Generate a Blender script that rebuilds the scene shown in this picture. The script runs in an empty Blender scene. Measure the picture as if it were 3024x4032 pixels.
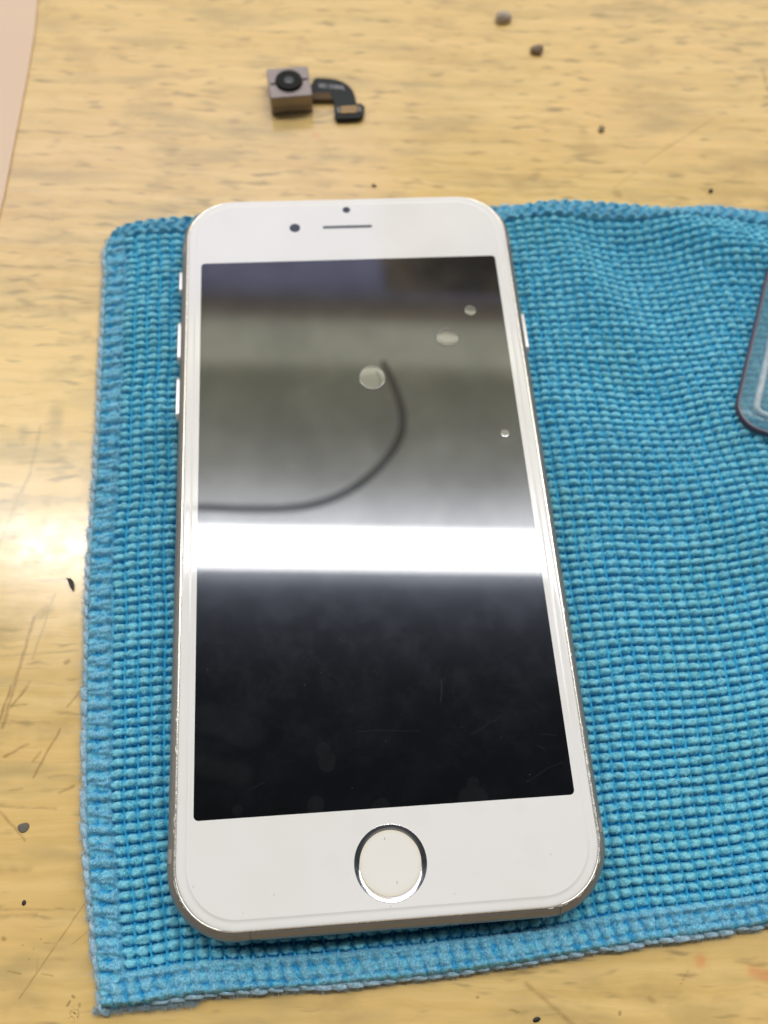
import bpy, bmesh, math, random
import numpy as np
from mathutils import Vector, Matrix

# ------------------------------------------------------------------ scene, camera, light
MM = 0.001                                   # everything below is written in millimetres
sc = bpy.context.scene
COL = sc.collection
rad = math.radians
random.seed(7)
RNG = np.random.default_rng(11)

cam_d = bpy.data.cameras.new('camera')
cam = bpy.data.objects.new('camera', cam_d)
COL.objects.link(cam)
cam_d.sensor_fit = 'HORIZONTAL'
cam_d.sensor_width = 36.0
cam_d.lens = 36.0 * 3448.14 / 3024.0
cam_d.clip_start = 0.005
cam_d.clip_end = 20.0
M3 = Matrix(((0.99909, 0.0, 0.042), (-0.017, 0.919, 0.394), (-0.039, -0.394, 0.918)))
right = Vector((0.99910, 0.0, 0.04243)).normalized()
back = Vector((-0.0390, -0.3942, 0.9182))
back = (back - right * back.dot(right)).normalized()
up = back.cross(right)
rot = Matrix((right, up, back)).transposed().to_4x4()
cam.matrix_world = Matrix.Translation(Vector((-2.772, -63.114, 150.339)) * MM) @ rot
cam_d.dof.use_dof = True
cam_d.dof.focus_distance = 135 * MM
cam_d.dof.aperture_fstop = 22.0
sc.camera = cam

sc.view_settings.view_transform = 'Standard'
sc.view_settings.look = 'None'
sc.view_settings.gamma = 1.0
sc.view_settings.exposure = -0.32
sc.view_settings.use_curve_mapping = False
sc.cycles.max_bounces = 8
sc.cycles.transparent_max_bounces = 12
sc.cycles.sample_clamp_indirect = 8
sc.cycles.caustics_reflective = False
sc.cycles.caustics_refractive = False
sc.cycles.use_denoising = True


def lin(r, g, b):
    return tuple(((c / 255) / 12.92 if c / 255 <= 0.04045 else ((c / 255 + 0.055) / 1.055) ** 2.4) for c in (r, g, b)) + (1.0,)


class NT:
    """small node-tree writer"""
    def __init__(s, tree):
        s.t = tree; s.n = tree.nodes; s.l = tree.links

    def node(s, kind, **kw):
        n = s.n.new(kind)
        for k, v in kw.items():
            setattr(n, k, v)
        return n

    def put(s, sock, v):
        if hasattr(v, 'is_output') or isinstance(v, bpy.types.NodeSocket):
            s.l.new(v, sock)
        else:
            sock.default_value = v

    def math(s, op, a, b=0.0, c=0.0, clamp=False):
        n = s.node('ShaderNodeMath', operation=op, use_clamp=clamp)
        s.put(n.inputs[0], a); s.put(n.inputs[1], b); s.put(n.inputs[2], c)
        return n.outputs[0]

    def vmath(s, op, a, b=(0, 0, 0), scale=None):
        n = s.node('ShaderNodeVectorMath', operation=op)
        s.put(n.inputs[0], a)
        if scale is None:
            s.put(n.inputs[1], b)
        else:
            s.put(n.inputs['Scale'], scale)
        return n.outputs['Value'] if op in ('DOT_PRODUCT', 'LENGTH', 'DISTANCE') else n.outputs['Vector']

    def mix(s, f, a, b, blend='MIX'):
        n = s.node('ShaderNodeMix', data_type='RGBA', blend_type=blend)
        s.put(n.inputs[0], f); s.put(n.inputs[6], a); s.put(n.inputs[7], b)
        return n.outputs[2]

    def noise(s, vec, scale=1.0, detail=3.0, rough=0.55, out='Fac', dist=0.0):
        n = s.node('ShaderNodeTexNoise')
        s.put(n.inputs['Vector'], vec)
        n.inputs['Scale'].default_value = scale
        n.inputs['Detail'].default_value = detail
        n.inputs['Roughness'].default_value = rough
        n.inputs['Distortion'].default_value = dist
        return n.outputs[0] if out == 'Fac' else n.outputs[1]

    def ramp(s, f, lo, hi, smooth=True, t0=0.0, t1=1.0):
        n = s.node('ShaderNodeMapRange', interpolation_type='SMOOTHSTEP' if smooth else 'LINEAR')
        s.put(n.inputs[0], f); s.put(n.inputs[1], lo); s.put(n.inputs[2], hi)
        s.put(n.inputs[3], t0); s.put(n.inputs[4], t1)
        return n.outputs[0]

    def mm_coords(s, scale=(1, 1, 1), loc=(0, 0, 0)):
        tc = s.node('ShaderNodeTexCoord')
        v = s.vmath('MULTIPLY', tc.outputs['Object'], tuple(1000 * k for k in scale))
        if any(loc):
            v = s.vmath('ADD', v, loc)
        return v

    def mark(s, p, a, b, r, soft):
        """1 inside a stroke from a to b of radius r, fading over soft (mm)"""
        a = Vector((a[0], a[1], 0)); b = Vector((b[0], b[1], 0)); ab = b - a
        q = s.vmath('SUBTRACT', p, tuple(a))
        if ab.length > 1e-6:
            t = s.math('MULTIPLY', s.vmath('DOT_PRODUCT', q, tuple(ab)), 1.0 / ab.length_squared, clamp=True)
            w = s.vmath('SCALE', tuple(ab), scale=t)
            q = s.vmath('SUBTRACT', q, w)
        return s.ramp(s.vmath('LENGTH', q), r + soft, max(r - soft, 0), True)


def material(name):
    m = bpy.data.materials.new(name)
    m.use_nodes = True
    t = NT(m.node_tree)
    b = m.node_tree.nodes['Principled BSDF']
    return m, t, b


def simple(name, color, rough=0.5, metal=0.0, ior=1.5, noise=0.0, nscale=1.0, rnoise=0.0):
    m, t, b = material(name)
    p = t.mm_coords()
    if noise:
        f = t.noise(p, nscale, 4)
        c = t.mix(f, tuple(c * (1 - noise) for c in color[:3]) + (1,), tuple(min(1, c * (1 + noise)) for c in color[:3]) + (1,))
        t.l.new(c, b.inputs['Base Color'])
    else:
        b.inputs['Base Color'].default_value = color
    b.inputs['Roughness'].default_value = rough
    if rnoise:
        t.l.new(t.ramp(t.noise(p, nscale * 2, 4), 0.3, 0.7, True, rough - rnoise, rough + rnoise), b.inputs['Roughness'])
    b.inputs['Metallic'].default_value = metal
    b.inputs['IOR'].default_value = ior
    return m


# world: the dim workshop room the glass mirrors, as bands of light running along x
world = bpy.data.worlds.new('World')
sc.world = world
world.use_nodes = True
wt = NT(world.node_tree)
bg = world.node_tree.nodes['Background']
tc = wt.node('ShaderNodeTexCoord')
sep = wt.node('ShaderNodeSeparateXYZ')
wt.l.new(tc.outputs['Generated'], sep.inputs[0])
ang = wt.math('ARCTAN2', sep.outputs[1], sep.outputs[2])            # 0 overhead, + towards the far side
fac = wt.math('MULTIPLY_ADD', ang, 1.0 / math.pi, 0.5)              # -90..90 deg -> 0..1
WS = 1.0
stops = [(-90, (.34, .32, .28)), (-45, (.40, .37, .32)), (-24, (.12, .12, .13)), (-6, (.05, .055, .06)), (4, (.06, .07, .08)),
         (12, (.12, .13, .16)), (18.3, (.40, .44, .58)), (19.2, (3.2, 3.5, 4.0)), (20.6, (6, 6, 6)), (22.2, (14, 14, 14)), (23.6, (9.2, 9.2, 9.0)),
         (25.6, (4.6, 4.5, 4.0)), (28.5, (2.9, 2.8, 2.15)), (32.2, (2.4, 2.3, 1.55)), (32.9, (5.1, 5.0, 3.8)),
         (35.0, (4.9, 4.8, 3.7)), (35.8, (2.0, 1.6, 1.15)), (36.9, (.95, .76, .60)), (37.5, (1.8, 1.8, 2.6)),
         (44.5, (2.3, 2.3, 3.3)), (50, (1.75, 1.65, 1.5)), (90, (1.3, 1.2, 1.05))]
cr = wt.node('ShaderNodeValToRGB')
wt.l.new(fac, cr.inputs[0])
el = cr.color_ramp.elements
while len(el) > 1:
    el.remove(el[0])
for k, (a, c) in enumerate(stops):
    e = el[0] if k == 0 else el.new(0.5 + a / 180.0)
    e.position = 0.5 + a / 180.0
    e.color = (c[0], c[1], c[2], 1)
room = cr.outputs[0]
# the far wall: darker clutter to the right of the middle, with a warm patch in it
xz = wt.math('DIVIDE', sep.outputs[0], wt.math('MAXIMUM', sep.outputs[2], 0.05))
nz = wt.noise(tc.outputs['Generated'], 9.0, 3, 0.6)
edge = wt.ramp(wt.math('ADD', xz, wt.math('MULTIPLY', wt.math('SUBTRACT', nz, 0.5), 0.25)), 0.03, 0.07)
hi = wt.ramp(ang, rad(37.0), rad(37.6))
lo = wt.ramp(ang, rad(50), rad(44))
clut = wt.math('MULTIPLY', wt.math('MULTIPLY', edge, hi), lo)
warm = wt.mix(wt.ramp(nz, 0.45, 0.62), (.42, .36, .27, 1), (1.5, 1.15, .8, 1))
room = wt.mix(clut, room, warm)
# soft mottling of the painted wall and ceiling
mott = wt.ramp(wt.noise(tc.outputs['Generated'], 16.0, 5, 0.65), 0.3, 0.75, True, 0.80, 1.10)
room = wt.mix(1.0, room, mott, 'MULTIPLY')
fade = wt.ramp(wt.math('ABSOLUTE', xz), 2.6, 0.8, True, 0.55, 1.0)
room = wt.mix(1.0, room, fade, 'MULTIPLY')
wt.l.new(room, bg.inputs[0])
bg.inputs[1].default_value = WS

# the long fluorescent light over the bench (seen mirrored in the glass)
LH = 2100.0
mir = 131.1
ly = -63.1 + 0.3795 * (LH + mir)
ld = bpy.data.lights.new('strip_light', 'AREA')
ld.shape = 'RECTANGLE'
ld.size = 2.0
ld.size_y = 0.054 * (LH + mir) * MM * 0.94
LRAD = 34.0
ld.energy = LRAD * math.pi * ld.size * ld.size_y
ld.color = (1.0, 0.985, 0.96)
lo_ = bpy.data.objects.new('strip_light', ld)
COL.objects.link(lo_)
lo_.location = Vector((60, ly, LH)) * MM
d_ = (Vector((0, 0, 0)) - Vector((0, ly, LH))).normalized()
lo_.rotation_euler = (-math.atan2(ly, LH), 0, 0)


# ------------------------------------------------------------------ object helpers
def tag(o, label=None, cat=None, group=None, kind=None):
    if label: o['label'] = label
    if cat: o['category'] = cat
    if group: o['group'] = group
    if kind: o['kind'] = kind
    return o


def empty(name, loc, rz=0.0):
    o = bpy.data.objects.new(name, None)
    COL.objects.link(o)
    o.location = Vector(loc) * MM
    o.rotation_euler = (0, 0, rz)
    o.empty_display_size = 0.005
    return o


def mesh_obj(name, V, F, mat, parent=None, smooth=True, loc=None, autosmooth=None):
    me = bpy.data.meshes.new(name)
    V = np.asarray(V, float) * MM
    me.from_pydata(V.tolist(), [], [tuple(f) for f in F])
    me.validate()
    me.update()
    if smooth:
        me.polygons.foreach_set('use_smooth', [True] * len(me.polygons))
        if autosmooth is not None:
            me.set_sharp_from_angle(angle=rad(autosmooth))
        me.polygons.foreach_set('use_smooth', [len(p.vertices) < 5 for p in me.polygons])
    o = bpy.data.objects.new(name, me)
    if mat: me.materials.append(mat)
    COL.objects.link(o)
    if parent is not None: o.parent = parent
    if loc is not None: o.location = Vector(loc) * MM
    return o


def rrect(hx, hy, r, n=20, side=10):
    """closed rounded rectangle, counter-clockwise, same point count for every size"""
    pts = []
    r = max(r, 0.001)
    cs = [(hx - r, -hy + r, -90), (hx - r, hy - r, 0), (-hx + r, hy - r, 90), (-hx + r, -hy + r, 180)]
    for k, (cx, cy, a0) in enumerate(cs):
        for i in range(n + 1):
            a = rad(a0 + 90 * i / n)
            # slightly squarer than a circle, as the real corner
            pts.append((cx + r * math.cos(a), cy + r * math.sin(a)))
        nx = cs[(k + 1) % 4]
        a1 = rad(nx[2])
        ex, ey = nx[0] + r * math.cos(a1), nx[1] + r * math.sin(a1)
        x0, y0 = pts[-1]
        for i in range(1, side):
            t = i / side
            pts.append((x0 + (ex - x0) * t, y0 + (ey - y0) * t))
    return pts


def loft(rings, cap0=True, cap1=True):
    """rings: list of lists of (x,y,z), same count"""
    n = len(rings[0]); V = []; F = []
    for r in rings: V += list(r)
    for k in range(len(rings) - 1):
        for i in range(n):
            j = (i + 1) % n
            F.append((k * n + i, k * n + j, (k + 1) * n + j, (k + 1) * n + i))
    if cap0: F.append(tuple(reversed(range(n))))
    if cap1: F.append(tuple((len(rings) - 1) * n + i for i in range(n)))
    return V, F


def ring_at(hx, hy, r, z, cx=0, cy=0, n=20, side=10):
    return [(x + cx, y + cy, z) for x, y in rrect(hx, hy, r, n, side)]


def disc_rings(prof, n=64, cx=0, cy=0):
    return [[(cx + r * math.cos(2 * math.pi * i / n), cy + r * math.sin(2 * math.pi * i / n), z) for i in range(n)] for r, z in prof]


def tube(path, radius, n=8, closed=False):
    P = [Vector(p) for p in path]; rings = []
    for i, p in enumerate(P):
        a = P[max(i - 1, 0)]; b = P[min(i + 1, len(P) - 1)]
        t = (b - a).normalized()
        s = t.cross(Vector((0, 0, 1)))
        if s.length < 1e-3: s = t.cross(Vector((0, 1, 0)))
        s.normalize(); u = s.cross(t)
        r = radius[i] if hasattr(radius, '__len__') else radius
        rings.append([tuple(p + s * r * math.cos(2 * math.pi * k / n) + u * r * math.sin(2 * math.pi * k / n)) for k in range(n)])
    return loft(rings)


def merge(parts):
    V = []; F = []
    for v, f in parts:
        k = len(V); V += list(v); F += [tuple(i + k for i in q) for q in f]
    return V, F


# numpy value noise -----------------------------------------------------------
def _hash(ix, iy, seed):
    h = (ix.astype(np.int64) * 374761393 + iy.astype(np.int64) * 668265263 + seed * 1442695041) & 0xffffffff
    h = ((h ^ (h >> 13)) * 1274126177) & 0xffffffff
    h = (h ^ (h >> 16)) & 0xffffffff
    return h / 4294967295.0


def vnoise(x, y, seed=0):
    ix = np.floor(x); iy = np.floor(y); fx = x - ix; fy = y - iy
    fx = fx * fx * (3 - 2 * fx); fy = fy * fy * (3 - 2 * fy)
    a = _hash(ix, iy, seed); b = _hash(ix + 1, iy, seed); c = _hash(ix, iy + 1, seed); d = _hash(ix + 1, iy + 1, seed)
    return (a * (1 - fx) + b * fx) * (1 - fy) + (c * (1 - fx) + d * fx) * fy


def fbm(x, y, seed=0, octv=3):
    s = 0; a = 0.5; t = 0
    for k in range(octv):
        s = s + a * vnoise(x * 2 ** k, y * 2 ** k, seed + 17 * k); t += a; a *= 0.5
    return s / t


def sstep(a, b, x):
    t = np.clip((x - a) / (b - a), 0, 1)
    return t * t * (3 - 2 * t)


# ------------------------------------------------------------------ the table
tm, t, b = material('worn_wood_laminate')
P = t.mm_coords()
warp = t.noise(P, 0.12, 2, out='Color')
Pw = t.vmath('ADD', P, t.vmath('MULTIPLY', t.vmath('SUBTRACT', warp, (.5, .5, .5)), (0, 2.4, 0)))
grain = t.noise(t.vmath('MULTIPLY', Pw, (0.02, 0.42, 1)), 1.0, 4, 0.6)
fine = t.noise(t.vmath('MULTIPLY', Pw, (0.05, 2.2, 1)), 1.0, 3, 0.6)
big = t.noise(P, 0.022, 3)
col = t.mix(t.ramp(grain, 0.3, 0.72), lin(204, 172, 108), lin(219, 189, 128))
col = t.mix(t.math('MULTIPLY', t.ramp(fine, 0.5, 0.8), 0.18), col, lin(196, 160, 98))
col = t.mix(t.ramp(big, 0.35, 0.7, True, 0.0, 0.5), col, lin(222, 184, 122))
# short olive dashes of the printed grain, in patches
pd = t.noise(P, 0.035, 2)
dash = t.noise(t.vmath('MULTIPLY', Pw, (0.15, 0.62, 1)), 1.0, 1.5, 0.45)
far = t.node('ShaderNodeSeparateXYZ'); t.put(far.inputs[0], P)
dens = t.ramp(far.outputs[1], -60, 60, True, 0.05, 0.0)
dmask = t.ramp(t.math('SUBTRACT', t.math('ADD', dash, t.math('MULTIPLY', t.math('SUBTRACT', pd, 0.5), 0.34)), dens), 0.55, 0.80)
dash2 = t.noise(t.vmath('MULTIPLY', t.vmath('ADD', Pw, (31, 17, 0)), (0.07, 0.9, 1)), 1.0, 2.0, 0.5)
dmask2 = t.ramp(t.math('SUBTRACT', dash2, dens), 0.60, 0.80)
dm = t.math('MAXIMUM', dmask, t.math('MULTIPLY', dmask2, 0.8))
col = t.mix(t.math('MULTIPLY', dm, 0.9), col, lin(154, 133, 90))
bl = t.noise(t.vmath('MULTIPLY', Pw, (0.035, 0.14, 1)), 1.0, 3.0, 0.6)
col = t.mix(t.math('MULTIPLY', t.ramp(bl, 0.46, 0.74), 0.70), col, lin(170, 149, 102))
bl2 = t.noise(t.vmath('MULTIPLY', t.vmath('ADD', P, (7, 55, 3)), (0.06, 0.10, 1)), 1.0, 4.0, 0.6)
col = t.mix(t.math('MULTIPLY', t.ramp(bl2, 0.50, 0.72), 0.45), col, lin(166, 142, 92))
# knife scratches and rubbed-in dirt, stroke by stroke: a, b, radius, softness, strength, tone
DARK = lin(112, 84, 42); GREY = lin(128, 118, 88); RED = lin(214, 112, 66); BLK = lin(58, 38, 18)
marks = [
    ((-56.7, -31.7), (-58.9, -35.2), .16, .16, .75, DARK), ((-59.5, -31.7), (-60.6, -38.0), .22, .2, .7, DARK),
    ((-58.9, -35.0), (-56.5, -34.8), .12, .12, .7, DARK), ((-50.3, -38.9), (-53.5, -46.5), .16, .16, .65, DARK),
    ((-55.2, -41.3), (-58.6, -43.3), .2, .2, .65, DARK), ((-53.0, -42.6), (-54.0, -44.0), .2, .2, .6, DARK),
    ((-47.8, -32.4), (-49.7, -35.2), .12, .2, .55, DARK), ((-46.9, -48.0), (-49.0, -49.0), .2, .2, .6, DARK),
    ((-55.0, -48.3), (-57.1, -48.7), .1, .12, .5, DARK), ((-60.1, -51.0), (-49.1, -51.5), .16, .2, .4, DARK),
    ((-58.0, -51.8), (-53.4, -56.2), .16, .14, .6, DARK), ((-42.4, -64.6), (-50.6, -78.2), .1, .1, .6, DARK),
    ((-48.1, -70.9), (-46.3, -70.9), .07, .07, .7, DARK), ((-53.0, -74.6), (-50.9, -75.0), .08, .08, .7, DARK),
    ((-47.9, -75.0), (-46.1, -75.4), .08, .08, .7, DARK), ((-48.7, -75.3), (-48.8, -72.9), .05, .06, .5, DARK),
    ((-41.2, -68.7), (-43.9, -71.0), .07, .08, .5, DARK), ((-56.5, -60.5), (-52.0, -60.4), .5, .5, .35, DARK),
    ((-55.4, -67.2), (-50.0, -67.0), .3, .3, .4, DARK), ((-55.5, -66.2), (-44.2, -66.2), .12, .2, .35, DARK),
    ((-62.2, 18.0), (-62.6, 8.4), .28, .3, .38, GREY), ((-62.6, 8.4), (-64.4, 1.1), .32, .3, .5, GREY),
    ((-64.4, 1.1), (-66.2, -7.6), .35, .3, .5, GREY), ((-54.6, -15.5), (-56.7, -26.9), .2, .2, .5, GREY),
    ((-57.6, -19.7), (-59.8, -38.6), .26, .24, .6, DARK), ((-56.5, -31.0), (-58.9, -35.3), .2, .2, .4, DARK),
    ((-55.4, -18.1), (-56.5, -19.3), .8, .6, .55, GREY), ((-58.0, -12.9), (-53.4, -12.6), .2, .3, .5, GREY),
    ((-62.2, -26.7), (-48.7, -25.5), .14, .2, .45, GREY), ((-50.6, -27.4), (-51.0, -27.7), .3, .3, .7, DARK),
    ((-63.7, 2.9), (-63.2, 2.3), 1.0, .8, .5, GREY), ((-66.6, 2.2), (-64.0, 2.4), .5, .5, .4, GREY),
    ((-58.6, 2.4), (-58.2, 2.0), .8, .6, .5, GREY), ((-57.0, 2.2), (-53.0, 2.9), .5, .5, .5, GREY),
    ((-58.6, -1.5), (-51.8, -1.1), .5, .5, .4, GREY), ((-59.8, 21.6), (-59.6, 18.8), 1.2, .9, .5, GREY),
    ((-74.4, 44.8), (-54.1, 45.5), .7, .8, .40, DARK), ((-62.2, 45.2), (-61.6, 44.6), 1.0, .8, .45, DARK),
    ((-61.4, 37.5), (-53.2, 37.7), .6, .6, .42, GREY), ((-52.8, 8.6), (-52.0, 8.0), 1.3, .9, .42, GREY),
    ((-67.5, 14.0), (-65.0, 14.0), .5, .5, .45, GREY), ((-58.9, 14.3), (-58.2, 14.0), .6, .5, .5, GREY),
    ((-56.2, 14.3), (-51.0, 14.6), .6, .5, .45, GREY), ((-65.3, 17.2), (-65.0, 16.6), .9, .7, .5, GREY),
    ((-61.4, 9.0), (-56.5, 9.2), .35, .35, .5, GREY),
    ((25.2, -76.5), (33.5, -83.2), .2, .3, .5, DARK), ((39.2, -80.5), (39.2, -80.7), .22, .08, .95, BLK),
    ((61.2, -77.1), (61.2, -77.2), .14, .08, .9, BLK), ((41.1, -74.9), (41.1, -74.9), .08, .06, .8, BLK),
    ((17.8, -78.4), (17.8, -78.5), .12, .08, .8, BLK), ((22.6, -80.1), (23.8, -80.5), .08, .08, .8, DARK),
    ((44.3, -78.7), (44.7, -78.9), .35, .3, .5, DARK), ((49.1, -77.2), (50.6, -74.9), .06, .06, .5, DARK),
    ((52.8, -73.7), (52.8, -73.5), .8, .6, .5, RED), ((61.0, -75.1), (62.8, -75.7), .7, .7, .5, RED),
    ((63.1, 89.5), (81.6, 104.1), .2, .3, .32, DARK), ((55.4, 81.8), (61.0, 86.8), .15, .25, .28, DARK),
    ((96.4, 121.3), (96.7, 113.5), .4, .4, .55, DARK), ((-12.2, 94.9), (-11.8, 94.6), .7, .7, .35, RED),
    ((56.0, 80.2), (56.2, 79.8), .8, .6, .4, DARK), ((-43.5, -79.2), (-43.2, -78.6), .12, .1, .8, BLK),
    ((-42.9, -77.9), (-42.6, -78.1), .14, .1, .8, BLK), ((-54.4, -70.2), (-54.2, -70.3), .25, .2, .8, DARK),
    ((-51.3, -71.2), (-51.3, -71.2), .1, .06, .9, BLK), ((-49.6, -71.7), (-49.6, -71.7), .1, .06, .9, BLK),
    ((-50.0, -73.1), (-50.0, -73.1), .1, .06, .9, BLK), ((-48.6, -70.3), (-48.6, -70.4), .07, .05, .9, BLK),
    ((-41.8, -79.0), (-41.7, -79.3), .16, .14, .7, DARK),
]
att = t.node('ShaderNodeAttribute', attribute_name='wear')
sw = t.node('ShaderNodeSeparateColor'); t.l.new(att.outputs['Color'], sw.inputs[0])
groups = {DARK: sw.outputs[0], GREY: sw.outputs[1], RED: sw.outputs[2], BLK: att.outputs['Alpha']}
for tone, m_ in groups.items():
    col = t.mix(m_, col, tone)
# stain of dark grit near the cloth's lower left corner
gp = t.vmath('MULTIPLY', P, (1, 1, 0))
gz = t.ramp(t.vmath('LENGTH', t.vmath('SUBTRACT', gp, (-42.3, -80.4, 0))), 1.3, 0.2)
gn = t.ramp(t.noise(gp, 2.6, 4, 0.7), 0.50, 0.60)
col = t.mix(t.math('MULTIPLY', t.math('MULTIPLY', gz, gn), 0.85), col, lin(84, 46, 34))
sp = t.node('ShaderNodeTexVoronoi'); t.put(sp.inputs['Vector'], gp); sp.inputs['Scale'].default_value = 0.16
spk = t.ramp(sp.outputs['Distance'], 0.028, 0.012)
col = t.mix(t.math('MULTIPLY', spk, 0.7), col, lin(96, 70, 40))
t.l.new(col, b.inputs['Base Color'])
rg = t.noise(P, 0.25, 4, 0.65)
t.l.new(t.ramp(rg, 0.3, 0.7, True, 0.14, 0.21), b.inputs['Roughness'])
b.inputs['IOR'].default_value = 1.62
bp = t.node('ShaderNodeBump'); bp.inputs['Strength'].default_value = 0.07; bp.inputs['Distance'].default_value = 0.0002
hgt = t.math('ADD', t.math('MULTIPLY', t.noise(P, 0.16, 3), 1.0), t.math('MULTIPLY', t.noise(t.vmath('MULTIPLY', P, (.3, 1.2, 1)), 1.0, 3), .12))
hgt = t.math('SUBTRACT', hgt, t.math('MULTIPLY', groups[DARK], 0.12))
t.l.new(hgt, bp.inputs['Height']); t.l.new(bp.outputs[0], b.inputs['Normal'])
gx = np.r_[-600, -600, -300, -150, np.arange(-100, -70, .4), np.arange(-70, -35, .15), np.arange(-35, 116, .4), 150, 300, 600, 600]
gy = np.r_[-500, -500, -250, -120, np.arange(-92, -64, .15), np.arange(-64, -10, .2), np.arange(-10, 152, .4), 200, 350, 600, 600]
TX, TY = np.meshgrid(gx, gy)
TZ = np.zeros_like(TX); TZ[0] = TZ[-1] = -25; TZ[:, 0] = TZ[:, -1] = -25
qx = TX + (fbm(TX * .6, TY * .6, 5) - .5) * .35; qy = TY + (fbm(TX * .6, TY * .6, 6) - .5) * .3
streak = 0.30 + 0.75 * fbm(TX * .9, TY * .9, 33)
wear = {k: np.zeros_like(TX) for k in (DARK, GREY, RED, BLK)}
for a_, b_, r, s_, k, tone in marks:
    dx, dy = b_[0] - a_[0], b_[1] - a_[1]; L2 = dx * dx + dy * dy
    tt = np.clip(((qx - a_[0]) * dx + (qy - a_[1]) * dy) / L2, 0, 1) if L2 > 1e-9 else 0
    dd = np.hypot(qx - a_[0] - tt * dx, qy - a_[1] - tt * dy)
    wear[tone] = np.maximum(wear[tone], np.clip(k * streak * sstep(r + s_ * 1.2, max(r - s_, 0) - 1e-4, dd), 0, 1))
me = bpy.data.meshes.new('table'); ny_, nx_ = TX.shape; nv = nx_ * ny_
idx = np.arange(nv).reshape(ny_, nx_)
quads = np.stack([idx[:-1, :-1], idx[:-1, 1:], idx[1:, 1:], idx[1:, :-1]], -1).reshape(-1, 4)
me.vertices.add(nv); me.vertices.foreach_set('co', (np.stack([TX, TY, TZ], -1).reshape(-1, 3) * MM).ravel())
me.loops.add(quads.size); me.loops.foreach_set('vertex_index', quads.ravel().astype(np.int32))
me.polygons.add(len(quads)); me.polygons.foreach_set('loop_start', np.arange(0, quads.size, 4, dtype=np.int32))
me.update(calc_edges=True)
wa = me.color_attributes.new('wear', 'FLOAT_COLOR', 'POINT')
wa.data.foreach_set('color', np.stack([wear[DARK], wear[GREY], wear[RED], wear[BLK]], -1).reshape(-1).astype(np.float32))
me.materials.append(tm)
table = bpy.data.objects.new('table', me); COL.objects.link(table)
tag(table, 'worn pale yellow wood table top with scratches, dirt marks and dark grain dashes', 'table', kind='structure')

# ------------------------------------------------------------------ pale sheet at the left edge
paper = simple('pale_card', lin(208, 182, 158), 0.55, noise=0.05, nscale=0.05)
edge_pts = [(-81.2, 190), (-80.6, 134.9), (-79.6, 123.1), (-79.1, 110.1), (-78.8, 95.7), (-78.4, 74.2), (-78.6, 60), (-79.5, 20)]
outl = edge_pts + [(-170, 18), (-171, 190)]
outl = outl[::-1]
V, F = loft([[(x, y, z) for x, y in outl] for z in (0.02, 0.45)])
sheet = mesh_obj('card_sheet', V, F, paper, smooth=False)
tag(sheet, 'blank pinkish beige sheet lying along the left edge of the table, top left corner', 'sheet')

# ------------------------------------------------------------------ blue microfibre cloth
def curve(pts, ts):
    p = np.array(pts, float)
    d = np.r_[0, np.cumsum(np.hypot(*np.diff(p, axis=0).T))]; d /= d[-1]
    # smooth (Catmull-like) interpolation through the points
    out = []
    for k in range(2):
        m = np.gradient(p[:, k], d)
        i = np.clip(np.searchsorted(d, ts, side='right') - 1, 0, len(d) - 2)
        h = d[i + 1] - d[i]; q = (ts - d[i]) / h
        h00 = 2 * q**3 - 3 * q**2 + 1; h10 = q**3 - 2 * q**2 + q; h01 = -2 * q**3 + 3 * q**2; h11 = q**3 - q**2
        out.append(h00 * p[i, k] + h10 * h * m[i] + h01 * p[i + 1, k] + h11 * h * m[i + 1])
    return np.stack(out, -1)

Lc = [(-38.2, -79.6), (-39.8, -73.5), (-41.7, -65.2), (-43.8, -55.2), (-45.8, -40.9), (-47.6, -25.5), (-49.3, -8.6), (-50.1, 5.0), (-51.7, 24.7), (-54.0, 52.2), (-54.5, 61.7), (-52.9, 64.4)]
Bc = [(-38.2, -79.6), (-32.7, -79.2), (-26.0, -78.3), (-5.4, -77.0), (15.6, -75.0), (37.2, -72.1), (63.9, -68.6), (95, -63), (128, -57)]
Tc = [(-52.9, 64.4), (-48.4, 66.3), (-36.8, 68.3), (-5, 71.0), (26.8, 73.8), (41.1, 74.6), (58.3, 73.0), (76.4, 76.0), (88.5, 74.7), (108, 72), (130, 73)]
Rc = [(128, -57), (131, -10), (129, 30), (130, 73)]
NUg, NVg = 920, 780
us = np.linspace(0, 1, NUg); vs = np.linspace(0, 1, NVg)
Lp = curve(Lc, vs); Rp = curve(Rc, vs); Bp = curve(Bc, us); Tp = curve(Tc, us)
U, Vv = np.meshgrid(us, vs)


def coons(U, Vv, Lx, Rx, Bx, Tx):
    X = np.empty(U.shape + (2,))
    for k in range(2):
        a = (1 - Vv) * Bx[None, :, k] + Vv * Tx[None, :, k]
        c = (1 - U) * Lx[:, None, k] + U * Rx[:, None, k]
        d = (1 - U) * (1 - Vv) * Bx[0, k] + U * (1 - Vv) * Bx[-1, k] + (1 - U) * Vv * Tx[0, k] + U * Vv * Tx[-1, k]
        X[..., k] = a + c - d
    return X


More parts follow.
